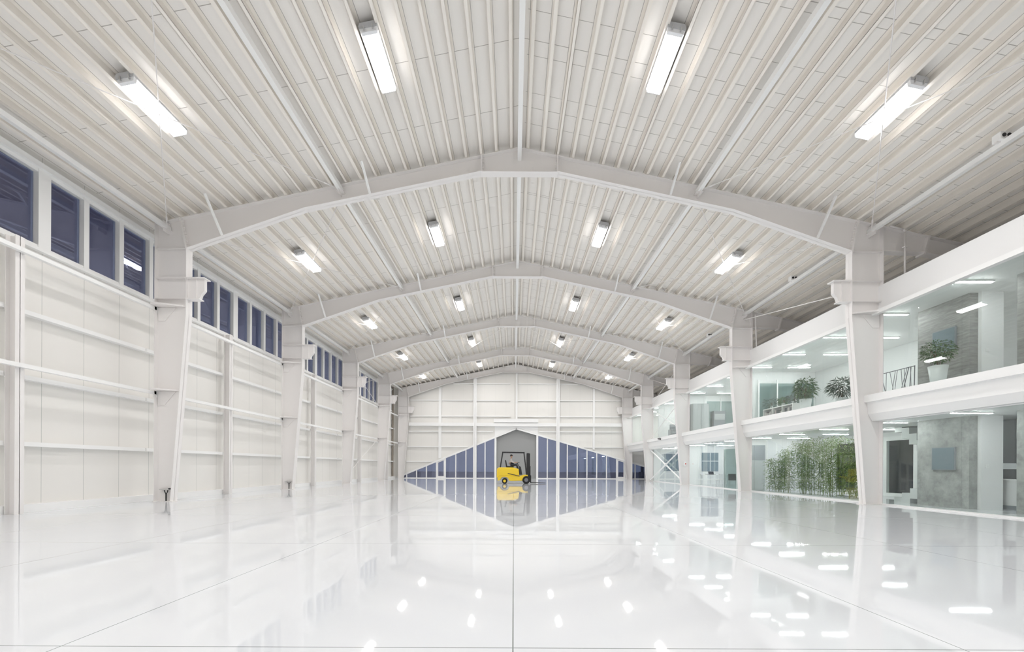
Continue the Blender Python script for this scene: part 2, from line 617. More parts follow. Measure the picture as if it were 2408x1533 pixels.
def frame_parts(root, braces_near=True):
    for s in (-1, 1):
        inner = [(11.50, 0.0), (11.01, 6.23), (11.01, 8.40)]
        web = [(XO, 0.0)] + inner + [(11.23, ztop(11.23)), (XO, ztop(XO))]
        c = MB()
        c.pxz([(s * x, z) for x, z in web], -0.008, 0.008)
        c.strip([(s * x, z) for x, z in inner], FT * -s, -HW, HW)
        c.box(s * XO, s * (XO + FT), -HW, HW, 0, ztop(XO))
        c.box(s * 11.42, s * 12.1, -0.16, 0.16, 0, 0.02)
        co_ = c.build('column', 'steel', root)
        # bracket that once carried a crane rail
        b = MB()
        prof = [(11.01, 7.40), (10.46, 7.40), (10.46, 7.02), (10.58, 6.88), (10.62, 6.75), (11.01, 6.75)]
        b.pxz([(s * x, z) for x, z in prof], -0.06, 0.06)
        b.box(s * 11.01, s * 10.40, -0.15, 0.15, 7.40, 7.43)
        b.box(s * 11.01, s * 10.60, -0.12, 0.12, 6.72, 6.75)
        b.box(s * 10.70, s * 10.73, -0.10, 0.10, 6.75, 7.40)
        b.build('corbel', 'steel', co_)
        for z in (8.39, 7.42, 6.74):
            st = MB()
            st.box(s * (11.03), s * (XO - 0.01), -0.125, 0.125, z - 0.012, z + 0.012)
            st.build('web_stiffener', 'steel', co_)
        for z, xi in (((3.70, 11.26), (6.50, 11.08)) if s < 0 else ((6.37, 11.08),)):
            g = MB()
            g.pxy([(s * (XO - 0.02), 0.0), (s * xi, 0.0), (s * (xi + 0.1), -0.09), (s * (XO - 0.22), -0.34), (s * (XO - 0.02), -0.34)], z - 0.025, z + 0.025)
            g.pxz([(s * (XO - 0.02), z - 0.03), (s * (XO - 0.62), z - 0.03), (s * (XO - 0.25), z - 0.48), (s * (XO - 0.02), z - 0.48)], -0.03, -0.01)
            g.build('gusset_plate', 'steel', co_)
        # rafter
        bot = [(11.01, 8.40), (7.12, 9.75), (1.26, 10.99)]
        r = MB()
        r.pxz([(s * x, z) for x, z in [(11.23, ztop(11.23))] + bot + [(1.26, ztop(1.26))]], -0.008, 0.008)
        r.strip([(s * x, z) for x, z in bot], FT * -s, -HW, HW)
        r.strip([(s * XO, ztop(XO)), (s * 1.26, ztop(1.26))], FT * s, -HW, HW)
        rf = r.build('rafter', 'steel', root)
        # bolted end plates
        for (xa, za), (xb, zb), nb in (((11.01, 8.40), (11.23, ztop(11.23)), 11), ((1.26, 10.97), (1.26, ztop(1.26) + 0.04), 6)):
            e = MB()
            e.bar((s * xa, 0, za), (s * xb, 0, zb), 2 * HW + 0.03, 0.05, (1, 0, 0))
            bl = e
            for i in range(nb):
                t = (i + 0.6) / nb
                x, z = xa + (xb - xa) * t, za + (zb - za) * t
                for yy in (-0.09, 0.09):
                    bl.tube((s * (x - 0.07), yy, z), (s * (x + 0.02), yy, z), 0.016, 6)
            bl.build('bolted_end_plate', 'steel', rf)
        for xb, zb in ((4.97, 10.205), (9.85, 8.80)):
            f = MB()
            f.bar((s * xb, -0.93, ztop(xb) - 0.0), (s * xb, -0.13, zb + 0.02), 0.075, 0.012, (1, 0, 0))
            f.bar((s * xb + 0.035, -0.93, ztop(xb) - 0.0), (s * xb + 0.035, -0.13, zb + 0.02), 0.012, 0.06, (1, 0, 0))
            f.build('flange_brace', 'trim', root)
            f = MB()
            f.bar((s * xb, 0.93, ztop(xb) - 0.0), (s * xb, 0.13, zb + 0.02), 0.075, 0.012, (1, 0, 0))
            f.build('flange_brace', 'trim', root)
    rp = MB()
    rp.pxz([(-1.26, 10.99), (1.26, 10.99), (1.26, ztop(1.26)), (0, ZR), (-1.26, ztop(1.26))], -0.008, 0.008)
    rp.box(-1.26, 1.26, -HW, HW, 10.968, 10.99)
    rp.strip([(-1.26, ztop(1.26)), (0, ZR)], -FT, -HW, HW)
    rp.strip([(0, ZR), (1.26, ztop(1.26))], -FT, -HW, HW)
    rp.build('ridge_piece', 'steel', root)
    ob = MB()
    ob.pxz([(XO, 8.40), (13.4, 8.37), (13.55, ztop(13.55)), (XO, ztop(XO))], -0.008, 0.008)
    ob.pxz([(13.4, 8.37), (17.3, 7.60), (17.3, ztop(17.3)), (13.55, ztop(13.55))], -0.008, 0.008)
    ob.strip([(XO, 8.40), (13.4, 8.37)], FT, -HW, HW)
    ob.strip([(13.4, 8.37), (17.3, 7.60)], FT, -HW, HW)
    ob.strip([(XO, ztop(XO)), (17.3, ztop(17.3))], -FT, -HW, HW)
    ob.bar((13.4, 0, 8.3), (13.57, 0, ztop(13.55)), 2 * HW + 0.03, 0.06, (1, 0, 0))
    ob.build('outrigger_beam', 'steel', root)


FLAB = ["white steel portal frame closest to the camera, spanning the whole hall",
        "white steel portal frame standing second from the camera",
        "white steel portal frame in the middle of the five",
        "white steel portal frame standing fourth from the camera, before the last one",
        "smallest looking white steel portal frame, standing against the far gable wall"]
root = thing('portal_frame', FLAB[0], 'steel frame', (XC, FY[0], 0), 0, 'portal frames of the hall')
frame_parts(root)
for k in range(1, 5):
    c = copy_tree(root)
    c.location = (XC, FY[k], 0)
    c['label'] = FLAB[k]

# ------------------------------------------------------------------ roof steel
PS, P0 = 0.4957, 0.235


def purlin_mesh(s):
    p = MB()
    y0, y1 = YB + 0.05, YE - 0.02
    p.box(-0.004, 0.004, y0, y1, 0.0, 0.2)                     # web
    p.box(-0.004, 0.085, y0, y1, 0.0, 0.006)                   # lower flange
    p.box(0.079, 0.085, y0, y1, 0.0, 0.022)                    # lip
    p.box(-0.07, 0.004, y0, y1, 0.194, 0.2)                    # upper flange
    p.v = [(s * x, yy, z) for x, yy, z in p.v]
    if s < 0:
        p.f = [tuple(reversed(f)) for f in p.f]
    return p


first = {}
for s, n, side in ((-1, 25, "window"), (1, 35, "office")):
    for i in range(n):
        xr_ = P0 + PS * i
        lab = "slim white roof purlin, %s from the ridge beam on the %s side" % (ORD[i], side)
        if s not in first:
            o = purlin_mesh(s).build('roof_purlin', 'purlin', None, center=False)
            first[s] = o
        else:
            o = first[s].copy()
            COL.objects.link(o)
        o.location = (XC + s * xr_, 0, ztop(xr_) + 0.012)
        o.rotation_euler = (0, s * TILT, 0)
        tag(o, lab, 'purlin', 'roof purlins on the %s side' % side)

tag(MB().box(XC - 0.065, XC + 0.065, YB, FY[4] + 0.1, 11.42, 11.58).build('ridge_beam', 'trim'),
    'long white beam running along the peak of the roof', 'beam')

EZ, EX, MZ, MX = 9.07, 11.66, 10.37, 5.93


def strut(name, x, z, w, h, k, lab, grp):
    a, b = BAYS[k]
    m = MB()
    m.box(x - w / 2, x + w / 2, a + 0.02, b - 0.02, z - h / 2, z + h / 2)
    o = thing(name, lab, 'strut', (x, b, z), 0, grp)
    q = MB()
    q.v, q.f = [(vx - x, vy - b, vz - z) for vx, vy, vz in m.v], m.f
    q.build('tube', 'trim', o)
    g = MB()
    g.box(-w * 0.9, w * 0.9, -0.22, -0.012, -h / 2 - 0.015, -h / 2)
    g.box(-0.012, 0.012, -0.3, -0.012, -h / 2 - 0.12, h / 2 + 0.1)
    g.build('end_bracket', 'steel', o)


for k in range(5):
    for s, side in ((-1, "window"), (1, "office")):
        strut('roof_strut', XC + s * MX, MZ, 0.13, 0.15, k,
              "thick white strut halfway up the %s side roof slope in %s" % (side, BN[k]), 'struts halfway up the roof')
        strut('eave_strut', XC + s * EX, EZ, 0.12, 0.13, k,
              "white eave strut above the %s side columns in %s" % (side, BN[k]), 'struts along the eaves')


def rod(p, q, lab, grp, r=0.013, tb=True):
    o = thing('bracing_rod', lab, 'bracing rod', p, 0, grp)
    d = Vector(q) - Vector(p)
    MB().tube((0, 0, 0), d, r, 6).build('rod', 'steel', o)
    if tb:
        MB().tube(d * 0.04, d * 0.06, r * 2.0, 6).build('turnbuckle', 'steel', o)
    return o


for k in range(5):
    a, b = BAYS[k]
    for s, side in ((-1, "window"), (1, "office")):
        e1, e0 = (XC + s * EX, b - 0.12, EZ + 0.02), (XC + s * EX, a + 0.1, EZ + 0.02)
        m1, m0 = (XC + s * MX, b - 0.12, MZ), (XC + s * MX, a + 0.1, MZ)
        rod(e1, m0, "thin white rod ending at the far %s side eave in %s" % (side, BN[k]), 'roof bracing rods')
        rod(m1, e0, "thin white rod ending at the far %s side strut in %s" % (side, BN[k]), 'roof bracing rods')
        if k == 3:
            r1, r0 = (XC, b - 0.12, 11.5), (XC, a + 0.1, 11.5)
            rod(m1, r0, "thin white rod from near ridge to far strut, %s side" % side, 'roof bracing rods')
            rod(r1, m0, "thin white rod from near strut to far ridge, %s side" % side, 'roof bracing rods')

# ------------------------------------------------------------------ long wall: girts, posts, rails
GZ = [(1.72, "lowest"), (3.40, "middle"), (5.05, "topmost")]
for k in range(5):
    a, b = BAYS[k]
    mid = (a + b) / 2
    for (ya, yb, hn) in ((a + 0.05, mid - 0.07, "near"), (mid + 0.07, b - 0.02, "far")):
        for z, zn in GZ:
            m = MB()
            m.box(XL, XL + 0.2, ya, yb, z - 0.05, z + 0.06)
            o = m.build('wall_girt', 'trim')
            tag(o, "%s white wall girt in the %s half of %s" % (zn, hn, BN[k]), 'girt', 'girts on the window wall')
    p = MB()
    p.box(-0.25, 0.0, -0.006, 0.006, 0, ZS - 0.1)
    p.box(-0.015, 0.0, -0.1, 0.1, 0, ZS - 0.1)
    p.box(-0.25, -0.235, -0.1, 0.1, 0, ZS - 0.1)
    q = p.build('wall_post', 'steel', None, center=False)
    q.location = (XL + 0.48, mid, 0)
    tag(q, "white I-shaped wall post below the high windows in the middle of %s" % BN[k], 'post', 'posts on the window wall')
    for z, nm, lb in ((3.66, 'wind_rail', "white wind rail at mid height of the window wall in %s"), (6.46, 'sill_rail', "white rail under the high windows in %s")):
        m = MB()
        m.box(XL + 0.49, XL + 0.61, a + 0.02, b - 0.02, z - 0.1, z)
        m.box(XL + 0.49, XL + 0.62, b - 0.06, b - 0.02, z - 0.2, z)
        tag(m.build(nm, 'trim'), lb % BN[k], 'rail', nm.replace('_', ' ') + 's on the window wall')

# cross rods in the fourth bay of the long wall
a, b = BAYS[3]
xw = XL + 0.62
rod((xw, b - 0.1, 6.5), (xw, a + 0.1, 8.95), "thin white rod rising towards the camera across the high windows", 'wall bracing rods', 0.016)
rod((xw, b - 0.1, 8.95), (xw, a + 0.1, 6.5), "thin white rod falling towards the camera across the high windows", 'wall bracing rods', 0.016)
rod((xw, b - 0.1, 3.66), (xw, a + 0.1, 0.3), "thin white rod falling towards the camera low on the window wall", 'wall bracing rods', 0.016)

tag(MB().box(XL + 0.05, XL + 0.2, 43.35, 43.5, 0.2, 9.3).build('rainwater_pipe', 'brown'),
    'tall brown-grey square pipe beside the gable wall', 'pipe')

# floor sockets with black cable at two columns
for k, lb in ((0, "small socket bar with forked black cable at the foot of the closest window side column"),
              (1, "small socket bar with black cable at the foot of the second window side column")):
    o = thing('floor_socket', lb, 'socket', (XC - 11.78, FY[k] - 0.06, 0), 0, 'socket bars at the columns')
    m = MB()
    m.box(-0.13, 0.22, -0.04, 0.03, 0.385, 0.41)
    m.build('socket_bar', 'alu', o)
    for t, dx in ((0, -0.05), (1, 0.07)):
        m = MB()
        m.path([(0.08 + dx, -0.02, 0.385), (0.085 + dx * 0.8, -0.02, 0.33), (0.09 + dx * 0.15, -0.02, 0.26), (0.09 + dx * 0.1, -0.02, 0.0)], 0.013, 6)
        m.build('cable', 'rubber', o)
    if k == 0:
        m = MB()
        m.box(0.19, 0.225, -0.06, 0.03, 0.41, 0.45)
        m.build('plug', 'dark', o)

# ------------------------------------------------------------------ gable steelwork
ys0, ys1 = YE - 0.36, YE - 0.02
for x, lb in ((-4.03, "broad white gable column on the window side of the grey gate"), (4.56, "broad white gable column on the office side of the grey gate")):
    zt = 10.99 - 0.2116 * (abs(x - XC) - 1.26)
    m = MB()
    m.box(x - 0.165, x + 0.165, ys0, ys0 + 0.018, 0, zt)
    m.box(x - 0.165, x + 0.165, ys1 - 0.018, ys1, 0, zt)
    m.box(x - 0.008, x + 0.008, ys0, ys1, 0, zt)
    tag(m.build('gable_column', 'trim'), lb, 'column', 'gable columns')
for x, w, z0, lb in ((-7.68, 0.14, zg(-7.68) + 0.1, "thin white gable post on the window side above the sloping glass"),
                     (8.3, 0.1, zg(8.3) + 0.1, "thin white gable post on the office side above the sloping glass"),
                     (0.27, 0.09, 6.2, "thin white gable post on the centre line under the roof peak")):
    xx = abs(x - XC)
    zt = 10.97 if xx < 1.26 else 10.97 - 0.2116 * (xx - 1.26) if xx < 7.12 else 9.73 - 0.347 * (xx - 7.12)
    tag(MB().box(x - w, x + w, YE - 0.16, YE, z0, zt).build('gable_post', 'trim'), lb, 'post', 'thin gable posts')
tag(MB().box(XC - 11.0, XC + 11.0, YE - 0.34, YE - 0.02, 5.42, 5.76).build('gable_beam', 'trim'),
    'wide white horizontal beam crossing the gable wall above the gate', 'beam')
tag(MB().box(-2.08, 2.52, YE - 0.42, YE - 0.16, 5.80, 6.18).build('gate_header_box', 'trim'),
    'long white box on the gable beam above the gate', 'header box')


def gx(z):
    """how far the wall reaches under the frame at height z"""
    if z > 9.75:
        return 1.26 + (10.99 - z) / 0.2116
    if z > 8.40:
        return 7.12 + (9.75 - z) / 0.347
    return 11.0 + (0.0 if z > 6.2 else (6.23 - z) * 0.078)


for z, lb in ((9.88, "highest"), (8.15, "second highest"), (6.5, "third highest"), (4.92, "fourth highest"), (3.32, "fifth highest"), (1.78, "lowest")):
    for s, side in ((-1, "window"), (1, "office")):
        e = XC + s * (gx(z) - 0.05)
        if z > 6:
            i_ = 0.4 * s
        else:
            t = (5.28 - z) / (0.415 if s < 0 else 0.29)
            i_ = 0.24 + s * max(t + 0.3, 2.4)
        if (e - i_) * s <= 0.3:
            continue
        m = MB()
        m.box(i_, e, YE - 0.17, YE, z - 0.085, z)
        tag(m.build('gable_girt', 'trim'), "%s thin white gable girt on the %s side" % (lb, side), 'girt', 'girts on the gable wall')

# ------------------------------------------------------------------ hall lamps
L0 = thing('ceiling_light', None, 'ceiling light', (0, 0, 0), 0, 'bright ceiling lights of the hall')
h = MB()
h.pxz([(-0.20, 0.0), (0.20, 0.0), (0.215, 0.05), (0.17, 0.13), (-0.17, 0.13), (-0.215, 0.05)], -0.78, 0.78)
h.build('housing', 'housing', L0)
h = MB()
h.pxz([(-0.165, -0.085), (0.165, -0.085), (0.2, -0.002), (-0.2, -0.002)], -0.69, 0.77)
h.build('diffuser', 'lamp', L0)
al = bpy.data.lights.new('lamp_light', 'AREA')
al.shape = 'RECTANGLE'
al.size, al.size_y = 0.33, 1.45
al.energy = 88.0
al.color = (1.0, 0.985, 0.985)
al.spread = math.radians(165)
ao = bpy.data.objects.new('lamp_light', al)
COL.objects.link(ao)
ao.parent = L0
ao.location = (0, 0.04, -0.092)
for ya, yb in ((-0.77, -0.692), (0.772, 0.785)):
    h = MB()
    h.pxz([(-0.17, -0.088), (0.17, -0.088), (0.205, 0.0), (-0.205, 0.0)], ya, yb)
    h.build('end_cap', 'endcap', L0)
for xx in (-0.1, 0.1):
    h = MB()
    h.box(xx - 0.012, xx + 0.012, -0.80, -0.77, -0.05, 0.05)
    h.build('clip', 'alu', L0)
cnt = 0
for k in range(-2, 5):
    yc = F1 - BAY / 2 + BAY * k if k < 4 else 40.63
    for xr_, pos in ((-3.45, "inner lamp on the window side"), (3.45, "inner lamp on the office side"),
                     (-8.88, "outer lamp on the window side"), (8.88, "outer lamp on the office side")):
        o = L0 if cnt == 0 else copy_tree(L0)
        cnt += 1
        o.location = (XC + xr_, yc - 0.06, ztop(xr_) - 0.045)
        o.rotation_euler = (0, TILT * (1 if xr_ > 0 else -1), 0)
        bn = BN[k] if k >= 0 else ("the bay over the camera" if k == -1 else "the bay behind the camera")
        o['label'] = "bright white roof light, %s in %s" % (pos, bn)

# ------------------------------------------------------------------ office block
ZF = 3.60
YO0 = YB
OB = [(F1 - 3 * BAY, F1 - 2 * BAY), (F1 - 2 * BAY, F1 - BAY)] + BAYS
FW = 0.02
# slabs and roof
struct('trim_9', MB().box(XG, XR, YO0, YE - 0.5, 2.79, ZF), 'white')             # intermediate floor
struct('trim_10', MB().box(XG - 0.05, 17.9, YO0, YE - 0.5, 6.46, 7.28), 'white')    # roof slab and parapet
struct('wall_office_rear', MB().box(XR, XR + 0.15, YO0, 13.9, 0, 6.46).box(XR, XR + 0.15, 21.9, FY[3], 0, 6.46).box(XR, XR + 0.15, 13.9, 21.9, 2.6, 6.46).box(XR, XR + 0.15, FY[3], YE - .5, 3.0, 6.46), 'white')
prof = [(11.68, 3.63), (12.19, 3.63), (12.19, 2.78), (11.95, 2.78), (11.81, 3.01), (11.78, 3.40), (11.68, 3.40)]
tn = 10
for k, (a, b) in enumerate(OB[1:]):
    ya, yb = a + 0.012, b - 0.012
    tag(MB().pxz(prof, ya, yb).build('floor_edge_beam', 'trim'),
        "white stepped floor edge beam between the two office storeys in %s" % (BN[k - 1] if k else "the bay beside the camera"),
        'beam', 'floor edge beams of the offices')
    m = MB()
    m.box(XG - 0.3, XG - 0.14, ya, yb, 6.29, 6.42)
    m.box(XG - 0.3, XG - 0.14, ya, ya + 0.03, 6.2, 6.29)
    tag(m.build('office_rail', 'trim'), "white rail above the upper office glass in %s" % (BN[k - 1] if k else "the bay beside the camera"),
        'rail', 'rails above the upper office glass')


def office_window(a, b, z0, z1, n):
    global wn
    wn += 1
    w = struct_root('window_%d' % wn, (XG, (a + b) / 2, z0))
    c = (a + b) / 2
    MB().box(-0.03, 0.06, a - c, b - c, 0, 0.05).build('sill', 'trim', w)
    MB().box(-0.02, 0.04, a - c, b - c, z1 - z0 - 0.03, z1 - z0).build('head', 'trim', w)
    st = (b - a) / n
    for i in range(n):
        y0 = a - c + st * i + 0.006
        MB().box(0, 0.014, y0, y0 + st - 0.012, 0.05, z1 - z0 - 0.03).build('pane', 'glass_office', w)
    return w


for k, (a, b) in enumerate(OB[1:]):
    ya, yb = a + 0.1, b - 0.1
    if k < 5:
        office_window(ya, yb, 0.0, 2.79, 6)
    office_window(ya, yb, ZF, 6.46, 6 if k < 5 else 5)


# inner walls
def wall_box(name, x0, x1, y0, y1, z0, z1, mat='white'):
    return struct(name, MB().box(x0, x1, y0, y1, z0, z1), mat)


XK = 13.6                                  # concrete core facing the hall
for z0, z1, mat, nm in ((0, 2.79, 'concrete', 'lower'), (ZF, 6.46, 'concrete_b', 'upper')):
    wall_box('wall_core_' + nm, XK, XK + 0.25, 12.70, 14.33, z0, z1, mat)
    wall_box('wall_core_front_' + nm, XK, XK + 0.25, 6.5, 11.5, z0, z1, mat)
    wall_box('wall_office_cross_' + nm, XK + 0.25, 14.5, 12.6, 12.75, z0, z1)
    wall_box('wall_office_kitchen_' + nm, 15.9, 16.0, 6.5, 14.0, z0, z1, 'mid_grey' if nm == 'lower' else 'white')
    wall_box('wall_office_front_' + nm, XG + 0.1, XR, 2.0, 2.15, z0, z1)
    for yy in (23.3, 31.0, 36.2):
        if nm == 'lower' and yy > 36:
            wall_box('wall_office_end_' + nm, XG + 0.05, XR, 37.15, 37.3, z0, z1)
        else:
            wall_box('wall_office_partition_' + nm, XG + 0.12, XR, yy, yy + 0.1, z0, z1)
    
# dark glass doors at the back of the ground floor hall
dn = 1
for y0 in (14.4, 15.9, 17.4, 18.9, 20.4):
    dn += 1
    w = struct_root('door_%d' % dn, (XR, y0, 0))
    f = MB()
    for aa, bb in ((0, 0.12), (1.38, 1.5)):
        f.box(-0.04, 0.08, aa, bb, 0.0, 2.6)
    f.box(-0.04, 0.08, 0.12, 1.38, 0.0, 0.14)
    f.box(-0.04, 0.08, 0.12, 1.38, 2.42, 2.6)
    f.build('frame', 'trim', w)
    MB().box(0.0, 0.02, 0.12, 1.38, 0.14, 2.42).build('pane', 'glass_office', w)

# stairs beside the concrete core
st = thing('staircase', 'pale stone staircase rising behind the concrete wall on the ground floor', 'staircase', (13.72, 15.5, 0))
fl = MB()
for i in range(8):
    fl.box(0.15, 1.05, -0.31 * (i + 1), -0.31 * i, max(0.0, 0.172 * (i + 1) - 0.36), 0.172 * (i + 1))
fl.build('lower_flight', 'tread', st)
fl = MB()
for i in range(9):
    z = 1.26 + 0.25 * i
    fl.box(1.15, 2.15, -1.3 + 0.3 * i, -1.3 + 0.3 * (i + 1), z - 0.4, z)
fl.build('upper_flight', 'tread', st)
MB().box(0.15, 2.15, -2.7, -2.48, 1.2, 1.376).build('landing', 'tread', st)

# upper floor: stair railing with crossing rods
rl = thing('stair_railing', 'thin dark railing of crossing rods beside the upper concrete wall', 'railing', (13.62, 14.45, ZF))
MB().tube((0, 0, 1.1), (0, 1.35, 1.1), 0.014, 6).build('handrail', 'rod_dark', rl)
rr = random.Random(3)
for i in range(14):
    y0 = 0.03 + 1.3 * i / 13
    y1 = min(1.34, max(0.01, y0 + rr.uniform(-0.35, 0.35)))
    MB().tube((0, y0, 0), (0, y1, 1.1), 0.009 if i % 5 else 0.014, 5).build('rod', 'rod_dark', rl)

# blue-grey wall screens
for z0, z1, lb in ((1.16, 1.88, "blue-grey wall screen on the smooth ground floor concrete wall"),
                   (4.86, 5.6, "blue-grey wall screen on the rough upper floor concrete wall behind the plant")):
    o = thing('wall_screen', lb, 'screen', (XK, 13.43, z0), 0, 'screens on the concrete walls')
    MB().box(-0.05, 0, -0.36, 0.36, 0, z1 - z0).build('casing', 'mid_grey', o)
    MB().box(-0.056, -0.05, -0.34, 0.34, 0.02, z1 - z0 - 0.02).build('display', 'screen', o)
for z, lb in ((1.28, "white light switch on the ground floor wall beside the concrete"), (4.72, "white light switch on the upper floor wall beside the concrete")):
    o = thing('light_switch', lb, 'switch', (14.02, 12.6, z))
    MB().box(-0.05, 0.05, -0.012, 0, -0.05, 0.05).build('plate', 'trim', o, bevel=0.004)
    MB().box(-0.03, 0.03, -0.018, -0.012, -0.03, 0.03).build('rocker', 'white', o)
# kitchen counter seen through the dark doorway
o = thing('kitchen_counter', 'white counter in the dark opening beside the pale ground floor wall', 'counter', (15.2, 12.6, 0))
MB().box(-0.5, 0.6, -1.5, 0.6, 0.12, 0.86).build('cabinet', 'white', o)
MB().box(-0.5, 0.6, -1.5, 0.6, 0.0, 0.12).build('plinth', 'mid_grey', o)
MB().box(-0.53, 0.6, -1.53, 0.6, 0.86, 0.9).build('worktop', 'trim', o)

# grey screens and doors on partitions
o = thing('office_partition_panel', 'tall grey panel standing for glass partition at the far end of the room with bamboo', 'partition panel', (12.95, 23.26, 0))
MB().box(-0.6, 0.6, -0.35, 0, 0, 2.45).build('body', 'grey_panel', o)  # grey panels added as stand-in for a reflecting glass partition
for x in (-0.3, 0.3):
    MB().box(x - 0.285, x + 0.285, -0.37, -0.35, 0.06, 1.6).build('door', 'grey_panel', o)
    MB().box(x - 0.285, x + 0.285, -0.37, -0.35, 1.63, 2.42).build('door', 'mid_grey', o)
dn += 1
w = struct_root('door_%d' % dn, (XG + 0.32, 23.9, 0))
MB().box(0, 0.04, 0, 1.4, 0, 2.3).build('leaf', 'frosted', w)
MB().box(-0.01, 0.05, 1.4, 1.46, 0, 2.35).box(-0.01, 0.05, -0.06, 0, 0, 2.35).build('frame', 'trim', w)
wn += 1
w = struct_root('window_%d' % wn, (14.3, 30.98, 0.95))
MB().box(-0.6, 0.6, -0.02, 0, 0, 1.35).build('pane', 'screen', w)
MB().box(-0.6, 0.6, -0.04, -0.02, 0.72, 0.76).box(-0.02, 0.02, -0.04, -0.02, 0, 1.35).build('frame', 'trim', w)
wn += 1
w = struct_root('window_%d' % wn, (13.9, 37.13, 0.9))
MB().box(-0.75, 0.75, -0.02, 0, 0, 1.5).build('pane', 'screen', w)
MB().box(-0.02, 0.02, -0.04, -0.02, 0, 1.5).box(-0.8, 0.8, -0.05, 0, -0.06, 0).build('frame', 'trim', w)
# upper partitions: pale green glass walls with white posts
for y0, n, lb in ((19.9, 3, 'a'), (26.2, 4, 'b')):
    wn += 1
    w = struct_root('window_%d' % wn, (13.3, y0 + 3.2, ZF))
    for i in range(n):
        MB().box(i * 1.0 + 0.03, i * 1.0 + 0.97, 0, 0.02, 0, 2.2).build('pane', 'frosted', w)
        MB().box(i * 1.0 - 0.03, i * 1.0 + 0.03, -0.02, 0.04, 0, 2.4).build('post', 'trim', w)
o = thing('office_wardrobe', 'tall grey-green wardrobe on the upper floor in the third bay', 'wardrobe', (13.0, 29.5, ZF))
MB().box(-0.75, 0.35, -0.4, 0.3, 0, 2.0).build('body', 'grey_panel', o)
for x in (-0.48, 0.08):
    MB().box(x - 0.26, x + 0.26, -0.42, -0.4, 0.05, 1.95).build('door', 'grey_panel', o)
o = thing('file_rack', 'dark open rack beside the grey-green wardrobe upstairs', 'rack', (14.1, 29.5, ZF))
MB().box(-0.4, 0.4, -0.35, 0.2, 0, 1.5).build('body', 'mid_grey', o)
MB().box(-0.35, 0.35, -0.37, -0.35, 0.9, 1.3).build('tray', 'grey_panel', o)
o = thing('grey_armchair', 'dark grey armchair behind the crossing rods on the upper floor', 'armchair', (13.1, 34.5, ZF))
MB().box(-0.35, 0.35, -0.35, 0.35, 0.15, 0.5).build('seat', 'mid_grey', o, bevel=0.04)
MB().box(-0.35, 0.35, 0.2, 0.38, 0.5, 1.15).build('backrest', 'mid_grey', o, bevel=0.05)
for x in (-0.4, 0.4):
    MB().box(x - 0.07, x + 0.07, -0.35, 0.35, 0.0, 0.7).build('armrest', 'mid_grey', o, bevel=0.03)

# office ceiling strips
S0 = None
for z, lev, nmax in ((2.79, "ground floor", 10), (6.46, "upper floor", 13)):
    for xc, row in ((12.8, "beside the glass"), (14.8, "deeper inside")):
        for n in range(nmax):
            if xc > 14 and n in (1,):
                continue
            if S0 is None:
                o = S0 = thing('ceiling_strip_light', None, 'strip light', (0, 0, 0), 0, 'office ceiling strip lights')
                MB().box(-0.58, 0.58, -0.065, 0.065, -0.03, -0.002).build('tray', 'trim', o)
                MB().box(-0.56, 0.56, -0.033, 0.033, -0.045, -0.03).build('tube', 'strip', o)
            else:
                o = copy_tree(S0)
            yc = 11.9 + 2.55 * n
            if xc > 14 and n == 0:
                yc = 10.8  # unseen strip added here to brighten the kitchen and cross wall
            o.location = (xc, yc, z)
            o['label'] = "%s strip light %s, %s counting away from the camera" % (lev, row, ORD[n])


# ------------------------------------------------------------------ plants
def foliage(mb, c, rx, ry, rz, n, l, w, rnd):
    for _ in range(n):
        while True:
            p = Vector((rnd.uniform(-1, 1), rnd.uniform(-1, 1), rnd.uniform(-1, 1)))
            if 0.2 < p.length < 1:
                break
        q = (c[0] + p.x * rx, c[1] + p.y * ry, c[2] + p.z * rz)
        d = Vector((p.x + rnd.uniform(-.6, .6), p.y + rnd.uniform(-.6, .6), p.z * 0.5 + rnd.uniform(-.5, .4)))
        mb.leaf(q, d, l * rnd.uniform(.7, 1.3), w * rnd.uniform(.7, 1.3), 0.35)


def potted(name, lab, loc, ph, pr0, pr1, th, cr, n, leafl, leafw, mat, seed, group=None):
    rnd = random.Random(seed)
    o = thing(name, lab, 'plant', loc, 0, group)
    p = MB()
    p.lathe([(pr0, 0), (pr1, ph), (pr1 - 0.02, ph), (pr1 - 0.03, ph - 0.04)], n=20)
    p.build('pot', 'pot', o, smooth=True)
    p = MB()
    p.lathe([(pr1 - 0.035, ph - 0.06), (0.01, ph - 0.035)], n=16)
    p.build('soil', 'soil', o)
    t = MB()
    top = ph + th
    for i in range(3):
        a = rnd.uniform(0, 6.28)
        t.path([(0.02 * i, 0, ph - 0.05), (0.05 * math.cos(a), 0.05 * math.sin(a), ph + th * 0.5), (cr[0] * 0.4 * math.cos(a), cr[0] * 0.4 * math.sin(a), top)], 0.014, 6)
    t.build('stem', 'bark', o)
    f = MB()
    foliage(f, (0, 0, top), cr[0], cr[0], cr[1], n, leafl, leafw, rnd)
    f.build('foliage', mat, o)
    return o


